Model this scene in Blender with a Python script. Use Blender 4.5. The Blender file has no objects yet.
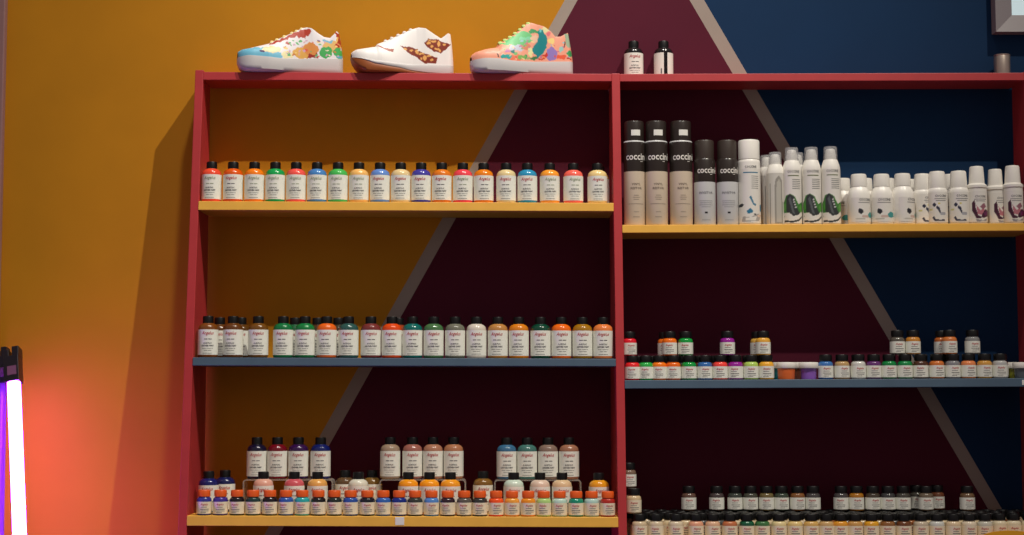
import bpy, bmesh, math, random
from math import sin, cos, pi, tan, radians as R
random.seed(7)
COL = bpy.context.scene.collection

# ------------------------------------------------------------------ measured view
F, TH, CX, D, CAMZ = 1593.19, 0.0797742, 495.795, 3.8, 1.5     # focal length in px, pitch, axis x, distance to wall
A, B = 0.16623*D/3.3, -0.11313                                  # depth of the leaning shelf front: A + B*(z-CAMZ)

def ray(px, py):
    u = px-CX; v = 267.5-py
    return u, F*cos(TH)-v*sin(TH), F*sin(TH)+v*cos(TH)
def at(px, py, y=0.0):
    """point seen at a pixel, in the vertical plane y (wall is y=0, camera at y=-D)"""
    a, b, c = ray(px, py); t = (D+y)/b
    return (a*t, y, CAMZ+c*t)
def front(px, py):
    a, b, c = ray(px, py); t = (D-A)/(b+B*c)
    return (a*t, b*t-D, CAMZ+c*t)
def yfront(z): return -(A+B*(z-CAMZ))

# ------------------------------------------------------------------ materials
def lin(c): return tuple(((x/255)/12.92 if x <= 10 else (((x/255)+.055)/1.055)**2.4) for x in c)
_m = {}
def mat(name, rgb, rough=.5, k=1.0, spec=.5, metal=0, emit=None, estr=0, trans=0, coat=0, noise=0.0, nscale=30, alpha=1, bump=0):
    if name in _m: return _m[name]
    m = bpy.data.materials.new(name); m.use_nodes = True
    nt = m.node_tree; b = nt.nodes['Principled BSDF']
    c = tuple(min(.95, x*k) for x in lin(rgb))
    b.inputs['Base Color'].default_value = (*c, 1)
    b.inputs['Roughness'].default_value = rough
    b.inputs['Specular IOR Level'].default_value = spec
    b.inputs['Metallic'].default_value = metal
    b.inputs['Transmission Weight'].default_value = trans
    b.inputs['Coat Weight'].default_value = coat
    b.inputs['Alpha'].default_value = alpha
    if emit:
        b.inputs['Emission Color'].default_value = (*emit, 1); b.inputs['Emission Strength'].default_value = estr
    if noise or bump:
        tc = nt.nodes.new('ShaderNodeTexCoord'); n = nt.nodes.new('ShaderNodeTexNoise')
        n.inputs['Scale'].default_value = nscale; n.inputs['Detail'].default_value = 4
        nt.links.new(tc.outputs['Object'], n.inputs['Vector'])
        if noise:
            r = nt.nodes.new('ShaderNodeValToRGB')
            r.color_ramp.elements[0].position = .3; r.color_ramp.elements[1].position = .7
            r.color_ramp.elements[0].color = (*[x*(1-noise) for x in c], 1)
            r.color_ramp.elements[1].color = (*[min(1, x*(1+noise)) for x in c], 1)
            nt.links.new(n.outputs['Fac'], r.inputs['Fac']); nt.links.new(r.outputs['Color'], b.inputs['Base Color'])
        if bump:
            bp = nt.nodes.new('ShaderNodeBump'); bp.inputs['Strength'].default_value = bump; bp.inputs['Distance'].default_value = .002
            nt.links.new(n.outputs['Fac'], bp.inputs['Height']); nt.links.new(bp.outputs['Normal'], b.inputs['Normal'])
    _m[name] = m
    return m
def paint_mat(name, rough=.5, coat=0):
    if name in _m: return _m[name]
    m = bpy.data.materials.new(name); m.use_nodes = True
    nt = m.node_tree; b = nt.nodes['Principled BSDF']
    a = nt.nodes.new('ShaderNodeAttribute'); a.attribute_name = 'Col'
    nt.links.new(a.outputs['Color'], b.inputs['Base Color'])
    b.inputs['Roughness'].default_value = rough; b.inputs['Coat Weight'].default_value = coat
    _m[name] = m
    return m

WALLN = dict(rough=.75, noise=.05, nscale=6, bump=.12, spec=.25)
M_YW = mat('wall paint ochre yellow', (196, 131, 17), **WALLN)
M_PU = mat('wall paint plum', (86, 14, 40), **WALLN)
M_NV = mat('wall paint navy', (3, 46, 84), **WALLN)
M_ST = mat('wall stripe off white', (166, 152, 142), **WALLN)
M_RED = mat('shelf paint coral red', (182, 50, 55), rough=.45, noise=.05, nscale=25)
M_BY = mat('board paint yellow', (236, 178, 70), rough=.5, noise=.05, nscale=25)
M_BB = mat('board paint slate blue', (70, 92, 112), rough=.5, noise=.06, nscale=25)
M_BLK = mat('black ribbed plastic', (12, 12, 13), rough=.4, spec=.35)
M_PAPER = mat('label paper', (240, 240, 230), rough=.55)
M_PAPER2 = mat('label paper warm', (240, 226, 200), rough=.55)
M_INKR = mat('red script ink', (190, 60, 66), rough=.6)
M_INKD = mat('dark ink', (84, 84, 88), rough=.6)
M_INKG = mat('pale ink', (150, 160, 130), rough=.6)
M_OCAP = mat('orange plastic cap', (232, 94, 30), rough=.35)
M_WPL = mat('white plastic', (238, 234, 226), rough=.35)
M_WHT = mat('white lettering ink', (235, 230, 222), rough=.5)
M_DKB = mat('dark brown can paint', (44, 36, 32), rough=.3)
M_BEI = mat('beige can paint', (212, 194, 172), rough=.35)
M_LGR = mat('pale grey can paint', (204, 204, 204), rough=.35)
M_CLR = mat('clear acrylic', (225, 215, 205), rough=.12, alpha=.30)
M_SCAP = mat('smoky clear cap', (205, 205, 208), rough=.12, alpha=.22)
M_STK = mat('white sticker', (240, 238, 230), rough=.6)
M_MET = mat('brushed metal', (190, 176, 165), rough=.35, metal=.8)
M_PAINT = paint_mat('printed artwork', .45)
M_SHOE = paint_mat('painted leather', .42)
def liquid(rgb): return mat('paint_%d_%d_%d' % rgb, rgb, rough=.18, k=1.0, coat=.3)

# ------------------------------------------------------------------ mesh helpers
def link(name, me, parent=None, mats=(), smooth=None):
    o = bpy.data.objects.new(name, me); COL.objects.link(o)
    if parent: o.parent = parent
    if not me.materials:
        for m in mats: me.materials.append(m)
    return o
def finish(bm, name, mats=(), smooth=True, angle=35):
    bmesh.ops.recalc_face_normals(bm, faces=bm.faces)
    me = bpy.data.meshes.new(name); bm.to_mesh(me); bm.free()
    for m in mats: me.materials.append(m)
    if smooth:
        for p in me.polygons: p.use_smooth = True
        try: me.set_sharp_from_angle(angle=R(angle))
        except Exception: pass
    return me
def lathe(prof, seg=24, rib=0, riblo=0, ribhi=0, mats=(), name='lathe', mi=None):
    """prof: list of (radius, z); closed at both ends if r=0"""
    bm = bmesh.new(); rings = []
    for (r, z) in prof:
        if r <= 1e-6: rings.append([bm.verts.new((0, 0, z))]); continue
        ring = []
        for i in range(seg):
            rr = r
            if rib and riblo <= z <= ribhi and i % 2: rr = r-rib
            a = 2*pi*i/seg; ring.append(bm.verts.new((rr*cos(a), rr*sin(a), z)))
        rings.append(ring)
    for k in range(len(rings)-1):
        a, b = rings[k], rings[k+1]
        for i in range(seg):
            j = (i+1) % seg
            if len(a) == 1 and len(b) == 1: continue
            if len(a) == 1: f = bm.faces.new((a[0], b[i], b[j]))
            elif len(b) == 1: f = bm.faces.new((a[i], a[j], b[0]))
            else: f = bm.faces.new((a[i], a[j], b[j], b[i]))
            if mi: f.material_index = mi[k]
    return finish(bm, name, mats, True, 40)
def box(bm, x0, x1, y0, y1, z0, z1):
    vs = [bm.verts.new((x, y, z)) for z in (z0, z1) for y in (y0, y1) for x in (x0, x1)]
    for q in ((0, 1, 3, 2), (4, 6, 7, 5), (0, 4, 5, 1), (2, 3, 7, 6), (0, 2, 6, 4), (1, 5, 7, 3)):
        bm.faces.new([vs[i] for i in q])
def hexa(pts8):
    """pts: bottom 4 (ccw) then top 4"""
    bm = bmesh.new(); v = [bm.verts.new(p) for p in pts8]
    for q in ((0, 3, 2, 1), (4, 5, 6, 7), (0, 1, 5, 4), (1, 2, 6, 5), (2, 3, 7, 6), (3, 0, 4, 7)):
        bm.faces.new([v[i] for i in q])
    return bm
def bevel_bm(bm, w):
    bmesh.ops.bevel(bm, geom=list(bm.edges), offset=w, segments=2, affect='EDGES', profile=.5)
def text_verts(s, size, shear=0.0, bold=0.0, align='CENTER', res=2):
    cu = bpy.data.curves.new('t', 'FONT'); cu.body = s; cu.size = size; cu.shear = shear; cu.align_x = align
    cu.align_y = 'CENTER'; cu.resolution_u = res; cu.offset = bold
    ob = bpy.data.objects.new('t', cu); COL.objects.link(ob)
    dg = bpy.context.evaluated_depsgraph_get(); dg.update()
    me = bpy.data.meshes.new_from_object(ob.evaluated_get(dg))
    vs = [tuple(v.co[:2]) for v in me.vertices]; fs = [tuple(p.vertices) for p in me.polygons]
    bpy.data.objects.remove(ob); bpy.data.curves.remove(cu); bpy.data.meshes.remove(me)
    return vs, fs
def wrap(bm, vs, fs, cx, cz, rad, mi, wscale=1.0, lift=.0004, flat=False):
    nv = []
    for (x, z) in vs:
        X = x*wscale+cx; r = rad+lift
        nv.append(bm.verts.new((X, -r, z+cz) if flat else (r*sin(X/rad), -r*cos(X/rad), z+cz)))
    for f in fs:
        try: bm.faces.new([nv[i] for i in f]).material_index = mi
        except ValueError: pass
def bar(bm, cx, cz, w, h, rad, mi, lift=.0003):
    n = max(1, int(w/.004)); vs = []; fs = []
    for i in range(n+1):
        x = -w/2+w*i/n; vs += [(x, -h/2), (x, h/2)]
    for i in range(n): fs.append((2*i, 2*i+2, 2*i+3, 2*i+1))
    wrap(bm, vs, fs, cx, cz, rad, mi, lift=lift)
def arc(bm, rad, z0, z1, a0, a1, n, mi=0, nz=1):
    g = [[bm.verts.new((rad*sin(a0+(a1-a0)*i/n), -rad*cos(a0+(a1-a0)*i/n), z0+(z1-z0)*k/nz)) for i in range(n+1)] for k in range(nz+1)]
    for k in range(nz):
        for i in range(n): bm.faces.new((g[k][i], g[k][i+1], g[k+1][i+1], g[k+1][i])).material_index = mi
def inside(x, y, poly):
    c = False; j = len(poly)-1
    for i in range(len(poly)):
        (xi, yi), (xj, yj) = poly[i], poly[j]
        if (yi > y) != (yj > y) and x < (xj-xi)*(y-yi)/(yj-yi)+xi: c = not c
        j = i
    return c
def painter(shapes, base):
    """shapes: (colour, 'e', cx, cy, rx, ry) or (colour, 'p', [pts]) painted in order"""
    def f(x, y):
        c = base
        for s in shapes:
            if s[1] == 'e':
                if ((x-s[2])/s[4])**2+((y-s[3])/s[5])**2 < 1: c = s[0]
            elif inside(x, y, s[2]): c = s[0]
        return c
    return f
def set_colors(me, cols, k=1.0):
    ca = me.color_attributes.new('Col', 'FLOAT_COLOR', 'POINT')
    for i, c in enumerate(cols): ca.data[i].color = (*[min(.95, x*k) for x in lin(c)], 1)

def tag(o, label=None, cat=None, group=None, kind=None):
    if label: o['label'] = label
    if cat: o['category'] = cat
    if group: o['group'] = group
    if kind: o['kind'] = kind
def root(name, loc, rz=0.0):
    o = bpy.data.objects.new(name, None); o.empty_display_size = .02; COL.objects.link(o)
    o.location = loc; o.rotation_euler = (0, 0, rz)
    return o
def dup(proto, loc, rz=0.0):
    c = proto.copy(); COL.objects.link(c); c.location = loc; c.rotation_euler = (0, 0, rz)
    for ch in proto.children:
        d = ch.copy(); COL.objects.link(d); d.parent = c
        for g in ch.children:
            e = g.copy(); COL.objects.link(e); e.parent = d
    return c
def child(o, nm):
    for c in o.children:
        if c.name.split('.')[0] == nm: return c
def omat(o, m):
    o.material_slots[0].link = 'OBJECT'; o.material_slots[0].material = m

# ------------------------------------------------------------------ setting: painted wall, floor
def wz(p): return at(*p)
def stripe_x(p0, p1, z):
    a, b = wz(p0), wz(p1); t = (z-a[2])/(b[2]-a[2]); return a[0]+(b[0]-a[0])*t
Z0, Z1, XA, XB = 0.0, 3.3, -3.0, 3.4
LS = [((564.8, 0), (268.8, 527)), ((577.6, 0), (283.6, 527))]
RS = [((689.2, 0), (986.8, 507)), ((703.8, 0), (1000.6, 507))]
zz = stripe_x
# apex: both inner edges meet higher up the wall; triangle continues upward
def meet(e1, e2):
    z = Z0
    while z < 4.0 and stripe_x(*e1, z) < stripe_x(*e2, z): z += .001
    return z
zi = meet(LS[1], RS[0]); zo = meet(LS[0], RS[1])
bm = bmesh.new()
def poly(pts, mi):
    f = bm.faces.new([bm.verts.new((x, 0, z)) for x, z in pts]); f.material_index = mi
L0b, L1b = stripe_x(*LS[0], Z0), stripe_x(*LS[1], Z0)
R0b, R1b = stripe_x(*RS[0], Z0), stripe_x(*RS[1], Z0)
ap = (stripe_x(*LS[1], zi), zi); ao = (stripe_x(*LS[0], zo), zo)
poly([(XA, Z0), (L0b, Z0), ao, (ao[0], Z1+.2 if zo < Z1 else Z1), (XA, Z1+.2)], 0)
poly([(L0b, Z0), (L1b, Z0), ap, ao], 3)
poly([(L1b, Z0), (R0b, Z0), ap], 1)
poly([(R0b, Z0), (R1b, Z0), ao, ap], 3)
poly([(R1b, Z0), (XB, Z0), (XB, Z1+.2), (ao[0], Z1+.2), ao], 2)
me = bpy.data.meshes.new('wall_back'); bm.to_mesh(me); bm.free()
for m in (M_YW, M_PU, M_NV, M_ST): me.materials.append(m)
o = link('wall_back', me); tag(o, 'wall painted ochre, plum and navy with off-white diagonal stripes', kind='structure')
bm = bmesh.new(); box(bm, XA, XB, -5.2, 0, -.05, 0)
o = link('floor', finish(bm, 'floor', (mat('grey concrete floor', (96, 88, 84), rough=.6, noise=.12, nscale=3),), False)); tag(o, kind='structure')
# grey vertical trim at the left end of the wall
e = at(3.2, 200)[0]
bm = bmesh.new(); box(bm, e-.09, e, -.022, 0, 0, Z1+.2); bevel_bm(bm, .003)
o = link('trim_1', finish(bm, 'trim', (mat('mauve grey trim paint', (150, 112, 112), rough=.6, noise=.05),), False)); tag(o, kind='structure')

# ------------------------------------------------------------------ shelving unit
XL = -.59650*D/3.3; XM = .23636*D/3.3; XR = at(1013.5, 230)[0]
TH_P = .0192
unit = root('shelving_unit', ((XL+XR)/2, -.09, 0))
tag(unit, 'large coral red two-bay shelving unit with yellow and slate blue boards', 'shelving unit')
def unpar(bm):
    bmesh.ops.translate(bm, verts=bm.verts, vec=(-(XL+XR)/2, .09, 0)); return bm
GAP = .014
def panel(name, x0, x1, ztop, lab=None):
    yb0, yt = yfront(0), yfront(ztop)
    bm = hexa([(x0, yb0, 0), (x1, yb0, 0), (x1, -GAP, 0), (x0, -GAP, 0), (x0, yt, ztop), (x1, yt, ztop), (x1, -GAP, ztop), (x0, -GAP, ztop)])
    bevel_bm(bm, .0012)
    return link(name, finish(unpar(bm), name, (M_RED,), False), unit)
ztl = front(198, 70)[2]
panel('side_panel', XL-TH_P, XL, ztl)
panel('side_panel', XR, XR+TH_P, front(1015, 71.5)[2])
panel('divider_panel', XM, XM+TH_P, front(615, 73.4)[2])
SH = {}
def board(key, name, x0, x1, l, r, m, lab=None, proud=.002):
    """l, r = (px, ytop, ybottom) as seen at the two ends of the front edge"""
    ps = []
    for (px, yt, yb) in (l, r):
        t, b = front(px, yt), front(px, yb); ps.append((t[0], t[2], b[2]))
    def zt(x, k):
        (xa, *za), (xb, *zb) = ps; return za[k]+(zb[k]-za[k])*(x-xa)/(xb-xa)
    bot = [(x0, zt(x0, 1)), (x1, zt(x1, 1))]; top = [(x0, zt(x0, 0)), (x1, zt(x1, 0))]
    yb = -.0008
    pts = [(x0, yfront(bot[0][1])-proud, bot[0][1]), (x1, yfront(bot[1][1])-proud, bot[1][1]), (x1, yb, bot[1][1]), (x0, yb, bot[0][1]),
           (x0, yfront(top[0][1])-proud, top[0][1]), (x1, yfront(top[1][1])-proud, top[1][1]), (x1, yb, top[1][1]), (x0, yb, top[0][1])]
    bm = hexa(pts); bevel_bm(bm, .001)
    o = link(name, finish(unpar(bm), name, (m,), False), unit)
    if lab: o['label'] = lab
    SH[key] = lambda x: zt(x, 0)
    return o
XM2 = XM+TH_P
board('LT', 'top_board', XL, XM, (205, 71.8, 79.7), (611, 73.7, 81.2), M_RED, proud=-.001)
board('RT', 'top_board', XM2, XR, (621, 73.8, 81.4), (1020, 72.6, 80.2), M_RED, proud=-.001)
board('L1', 'shelf_board', XL, XM, (198, 201.2, 210.0), (613, 203.0, 211.3), M_BY, 'yellow shelf board in left bay')
board('L2', 'shelf_board', XL, XM, (193, 357.4, 365.5), (615, 358.8, 366.3), M_BB, 'slate blue shelf board in left bay')
board('L3', 'shelf_board', XL, XM, (187, 515.6, 525.7), (618, 517.2, 527.3), M_BY, 'lower yellow shelf board in left bay')
board('R1', 'shelf_board', XM2, XR, (623, 225.0, 232.9), (1022, 223.3, 230.8), M_BY, 'yellow shelf board in right bay')
board('R2', 'shelf_board', XM2, XR, (625, 380.3, 388.6), (1022, 378.2, 386.7), M_BB, 'slate blue shelf board in right bay')
board('R3', 'shelf_board', XM2, XR, (628, 540.0, 549.5), (1024, 540.0, 549.5), M_BY, 'lower yellow shelf board in right bay')

def place(px, py, key, back, dz=0.0):
    """ground point on shelf `key`, `back` metres behind its front edge, seen at pixel column px"""
    z = SH[key](at(px, py, -.08)[0])
    y = yfront(z)+back
    x = at(px, py, y)[0]
    return (x, y, SH[key](x)+dz+.0004)
def mpp(px, py, y): return (D+y)/ray(px, py)[1]

# ------------------------------------------------------------------ prototypes
HOLD = []
def make_bottle(style):
    """4 oz bottle: body, ribbed cap, label"""
    r, h = .0229, .0945
    o = root('paint_bottle', (0, 0, 0))
    prof = [(0, .0), (.020, .0), (r-.0006, .0018), (r, .005), (r, .063), (r-.0006, .0665), (.0212, .0715), (.0172, .0758), (.0128, .0778), (.0115, .079), (.0115, .082), (0, .082)]
    link('bottle_body', lathe(prof, 32, mats=(M_BLK,), name='bottle_body'), o)
    capp = [(0, .0775), (.0122, .0775), (.0124, .079), (.0124, .0925), (.0112, .0945), (0, .0945)]
    link('cap', lathe(capp, 40, rib=.0006, riblo=.0785, ribhi=.093, mats=(M_BLK,), name='cap'), o)
    me = LBL['bottle_'+style]
    link('label_sticker', me, o)
    return o
def make_label(rad, z0, z1, style, paper):
    bm = bmesh.new(); H = z1-z0; k = rad/.0231
    arc(bm, rad, z0, z1, -2.95, 2.95, 44)
    ink = {'red': 1, 'pale': 3}[style]
    big = rad > .02
    if big:
        vs, fs = text_verts('Angelus', .0105, shear=.35, bold=.0001)
        wrap(bm, vs, fs, 0, z0+H*.855, rad, ink, wscale=.80)
        vs, fs = text_verts('ACRYLIC', .0046, bold=.00012, res=1); wrap(bm, vs, fs, 0, z0+H*.46, rad, 2)
        vs, fs = text_verts('LEATHER PAINT', .0046, bold=.00016, res=1); wrap(bm, vs, fs, 0, z0+H*.355, rad, 2, wscale=.86)
        for (cx, cz, w) in ((-.004, .62, .008), (.0055, .62, .008)): bar(bm, cx, z0+H*cz, w, .0016, rad, 2 if style == 'red' else 3)
        for (cx, cz, w) in ((-.008, .25, .009), (.003, .25, .010), (.0105, .25, .003), (-.004, .17, .008), (.005, .17, .008), (0, .06, .022)):
            bar(bm, cx, z0+H*cz, w, .0008, rad, 2)
    else:
        vs, fs = text_verts('Angelus', .0064, shear=.35, bold=.0001, res=1)
        wrap(bm, vs, fs, -.001, z0+H*.78, rad, ink if style == 'red' else 2, wscale=.8)
        for (cx, cz, w, t) in ((-.002, .55, .014, .001), (0, .38, .02, .0012), (.001, .24, .017, .0008), (-.003, .12, .012, .0008)):
            bar(bm, cx, z0+H*cz, w, t, rad, 2)
    # barcode beside the seam at the back
    for i in range(5): 
        a = 2.75-i*.03
        bar(bm, a*rad, z0+H*.22, .0004 if not big else .0005, H*.22, rad, 2)
    return finish(bm, 'label_sticker', (paper, M_INKR, M_INKD, M_INKG), True, 60)
LBL = {'bottle_red': make_label(.0231, .006, .0635, 'red', M_PAPER), 'bottle_pale': make_label(.0231, .006, .0635, 'pale', M_PAPER),
       'jar_cool': make_label(.0172, .0035, .0300, 'red', M_PAPER), 'jar_warm': make_label(.0172, .0035, .0300, 'red', M_PAPER2)}
def make_jar(capm, lab):
    r = .0170
    o = root('paint_jar', (0, 0, 0))
    prof = [(0, 0), (.0148, 0), (r-.0004, .0015), (r, .004), (r, .0300), (r-.0006, .0335), (.0158, .0365), (.0138, .0388), (.0122, .040), (.0122, .0435), (0, .0435)]
    link('jar_body', lathe(prof, 28, mats=(M_BLK,), name='jar_body'), o)
    capp = [(0, .0412), (.0137, .0412), (.0140, .0425), (.0140, .0540), (.0128, .0555), (0, .0555)]
    link('cap', lathe(capp, 36, rib=.0005, riblo=.042, ribhi=.0545, mats=(capm,), name='cap'), o)
    link('label_sticker', LBL['jar_'+lab], o)
    return o
P_B = {s: make_bottle(s) for s in ('red', 'pale')}
P_J = {'o': make_jar(M_OCAP, 'warm'), 'k': make_jar(M_BLK, 'cool'), 'w': make_jar(M_BLK, 'warm')}
HOLD += list(P_B.values())+list(P_J.values())
JH = .0555
def bottle(rgb, loc, label, group, style='red', rz=None):
    o = dup(P_B[style], loc, random.uniform(-.14, .14) if rz is None else rz)
    omat(child(o, 'bottle_body'), liquid(rgb)); tag(o, label, 'paint bottle', group); return o
def jar(kind, rgb, loc, label, group, rz=None):
    o = dup(P_J[kind], loc, random.uniform(-.25, .25) if rz is None else rz)
    omat(child(o, 'jar_body'), liquid(rgb)); tag(o, label, 'paint jar', group); return o
ORD = ['first', 'second', 'third', 'fourth', 'fifth', 'sixth', 'seventh', 'eighth', 'ninth', 'tenth', 'eleventh', 'twelfth', 'thirteenth', 'fourteenth', 'fifteenth', 'sixteenth', 'seventeenth', 'eighteenth', 'nineteenth', 'twentieth', 'twenty-first', 'twenty-second', 'twenty-third', 'twenty-fourth', 'twenty-fifth', 'twenty-sixth']

# ---- upper left yellow shelf: nineteen bottles in a line
row1 = [(211.6, (240, 80, 50), 'coral red', 0), (233.1, (226, 88, 12), 'burnt orange', 1), (254.4, (250, 128, 18), 'bright orange', 0), (275.3, (14, 160, 78), 'emerald green', 0),
        (296.1, (245, 88, 78), 'coral pink', 0), (317, (70, 130, 195), 'mid blue', 0), (338, (70, 185, 85), 'light green', 0), (358.9, (245, 188, 105), 'pale apricot', 0),
        (380, (100, 140, 210), 'periwinkle blue', 1), (400.7, (232, 205, 150), 'cream', 1), (421.1, (66, 62, 160), 'indigo', 1), (441.7, (228, 122, 28), 'amber orange', 1),
        (462.8, (240, 72, 84), 'pink red', 0), (483.6, (235, 128, 16), 'orange', 1), (506.2, (228, 205, 150), 'pale cream', 1), (527.3, (42, 145, 188), 'sky blue', 1),
        (549.7, (250, 158, 50), 'light orange', 0), (573.3, (250, 105, 90), 'salmon', 0), (597.4, (236, 206, 140), 'buff yellow', 1)]
for i, (px, c, nm, st) in enumerate(row1):
    bottle(c, place(px, 185, 'L1', .0265), f'{nm} paint bottle, {ORD[i]} from left on the upper left yellow shelf', 'paint bottles on the upper left yellow shelf', 'red' if st else 'pale')
bottle((200, 140, 50), place(599.6, 187, 'L1', .0755), 'golden brown paint bottle tucked behind the last bottle beside the divider, upper shelf', 'paint bottles on the upper left yellow shelf')

# ---- slate blue shelf, left bay
row2 = [(208, (120, 66, 20), 'brown'), (233, (100, 56, 18), 'dark brown'), (258.2, (112, 70, 20), 'golden brown'), (283.2, (12, 112, 60), 'green'), (305, (12, 116, 58), 'leaf green'),
        (326.7, (228, 98, 25), 'orange'), (348.5, (40, 84, 80), 'dark teal grey'), (370.8, (118, 48, 46), 'maroon'), (391.9, (222, 72, 14), 'red orange'), (412.5, (8, 100, 95), 'teal'),
        (433.6, (70, 112, 70), 'moss green'), (455.1, (112, 112, 98), 'grey'), (476.4, (212, 202, 188), 'off-white'), (497.8, (186, 130, 68), 'tan'), (518.7, (218, 126, 24), 'ochre orange'),
        (540.6, (8, 66, 48), 'dark green'), (561.3, (238, 106, 20), 'vivid orange'), (582.4, (162, 112, 16), 'olive'), (603, (228, 126, 62), 'peach orange')]
for i, (px, c, nm) in enumerate(row2):
    bottle(c, place(px, 340, 'L2', .0265), f'{nm} paint bottle, {ORD[i]} from left on the left slate blue shelf', 'front bottles on the left slate blue shelf')
for px, c, nm in ((219.5, (96, 56, 20), 'brown bottle behind the gap between first and second bottles, left slate blue shelf'),
                  (241.0, (90, 56, 18), 'brown bottle behind the second bottle of the left slate blue shelf'),
                  (295.0, (30, 90, 56), 'dark green bottle behind the two green bottles, left slate blue shelf'),
                  (317.6, (70, 44, 26), 'dark capped bottle behind the orange bottle, left slate blue shelf'),
                  (338.4, (60, 52, 36), 'dark capped bottle behind the teal grey bottle, left slate blue shelf'),
                  (398.4, (140, 60, 30), 'bottle behind the red orange bottle, left slate blue shelf')):
    bottle(c, place(px, 340, 'L2', .090), nm, 'rear bottles on the left slate blue shelf')

# ---- lower yellow shelf, left bay: clear risers, tall bottles, mid bottles, orange-capped jars
MIDB = .062; RISB = .118
def riser(px0, px1, ytop, label):
    a = place(px0, 498, 'L3', RISB-.028); b = place(px1, 498, 'L3', RISB-.028)
    z0 = a[2]; zt = at((px0+px1)/2, ytop, a[1])[2]
    w = b[0]-a[0]; h = zt-z0; t = .003; dep = .054
    path = [(0, 0)]; rr = .008
    path += [(0, h-rr)]+[(rr-rr*cos(q), h-rr+rr*sin(q)) for q in (R(30), R(60), R(90))]
    path += [(w-rr+rr*sin(q), h-rr+rr*cos(q)) for q in (0, R(30), R(60), R(90))]+[(w, 0)]
    inner = [(t, 0), (t, h-rr)]+[(rr-(rr-t)*cos(q), h-rr+(rr-t)*sin(q)) for q in (R(30), R(60), R(90))]
    inner += [(w-rr+(rr-t)*sin(q), h-rr+(rr-t)*cos(q)) for q in (0, R(30), R(60), R(90))]+[(w-t, 0)]
    bm = bmesh.new(); G = []
    for y in (0, dep):
        G.append(([bm.verts.new((x-w/2, y-dep/2, z)) for x, z in path], [bm.verts.new((x-w/2, y-dep/2, z)) for x, z in inner]))
    n = len(path)
    for i in range(n-1):
        bm.faces.new((G[0][0][i], G[0][0][i+1], G[0][1][i+1], G[0][1][i]))
        bm.faces.new((G[1][0][i], G[1][1][i], G[1][1][i+1], G[1][0][i+1]))
        bm.faces.new((G[0][0][i], G[1][0][i], G[1][0][i+1], G[0][0][i+1]))
        bm.faces.new((G[0][1][i], G[0][1][i+1], G[1][1][i+1], G[1][1][i]))
    for i in (0, n-1): bm.faces.new((G[0][0][i], G[0][1][i], G[1][1][i], G[1][0][i]))
    me = finish(bm, 'display_riser', (M_CLR,), False)
    o = link('display_riser', me); o.location = ((a[0]+b[0])/2, a[1]+dep/2, max(SH['L3'](a[0]), SH['L3'](b[0]))+.0002)
    tag(o, label, 'display riser', 'clear risers on the lower left yellow shelf')
    return o.location[2]+h, o.location[1]
rA = riser(242.5, 332.8, 479.2, 'clear acrylic riser carrying four dark blue, red and purple bottles')
rB = riser(379.2, 465.8, 479.2, 'clear acrylic riser carrying four dusty pink and beige bottles')
rC = riser(494.2, 581.5, 479.6, 'clear acrylic riser carrying four steel blue and mauve bottles')
tall = [(256.9, (22, 16, 44), 'midnight blue', 'left', rA), (277.4, (112, 12, 28), 'dark red', 'left', rA), (298.4, (52, 16, 72), 'deep purple', 'left', rA), (320.6, (20, 30, 96), 'dark blue', 'left', rA),
        (390.2, (156, 132, 110), 'beige grey', 'middle', rB), (412.5, (158, 98, 86), 'dusty pink', 'middle', rB), (433, (172, 118, 92), 'rose tan', 'middle', rB), (453.5, (174, 116, 82), 'warm tan', 'middle', rB),
        (506.6, (58, 104, 138), 'steel blue', 'right', rC), (527.1, (68, 114, 108), 'grey teal', 'right', rC), (548, (134, 110, 98), 'mauve grey', 'right', rC), (569, (158, 108, 84), 'brown pink', 'right', rC)]
for i, (px, c, nm, side, rr) in enumerate(tall):
    y = rr[1]; x = at(px, 456, y)[0]
    bottle(c, (x, y, rr[0]+.0003), f'{nm} paint bottle, {ORD[i%4]} on the {side} clear riser', 'bottles on clear risers', rz=random.uniform(-.05, .05))
mid = [(263.3, (222, 164, 144), 'pale peach paint bottle in front of the left clear riser'), (294.2, (204, 88, 98), 'rose pink paint bottle in front of the left clear riser'),
       (317.4, (226, 164, 86), 'apricot paint bottle in front of the left clear riser'), (358.3, (216, 212, 194), 'white paint bottle between the left and middle risers'),
       (408.3, (240, 150, 20), 'orange yellow paint bottle, first before the middle riser'), (429.4, (242, 152, 20), 'orange yellow paint bottle, second before the middle riser'),
       (450.4, (240, 154, 34), 'orange yellow paint bottle, third before the middle riser'), (513.7, (200, 216, 200), 'mint white paint bottle in front of the right riser'),
       (540, (216, 190, 170), 'pinkish cream paint bottle in front of the right riser'), (562, (218, 186, 146), 'cream paint bottle in front of the right riser'),
       (599, (226, 150, 28), 'golden yellow paint bottle standing near the divider, lower shelf')]
for px, c, nm in mid:
    p = place(px, 495, 'L3', MIDB)
    bottle(c, p, nm, 'bottles behind the orange-capped jars')
for px, c, nm, bk in ((208.5, (24, 28, 96), 'dark blue bottle nearest the left side panel behind orange-capped jars', .075), (225.0, (22, 28, 80), 'navy bottle behind the dark blue bottle near left panel', .127),
                  (372, (120, 88, 40), 'brown bottle left of the middle riser', .140), (345, (96, 70, 44), 'brown bottle between white bottle and left riser, at back', .140),
                  (483, (124, 86, 34), 'olive brown bottle between middle and right risers', .115)):
    bottle(c, place(px, 495, 'L3', bk), nm, 'dark bottles at the back of the lower left shelf')
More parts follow.
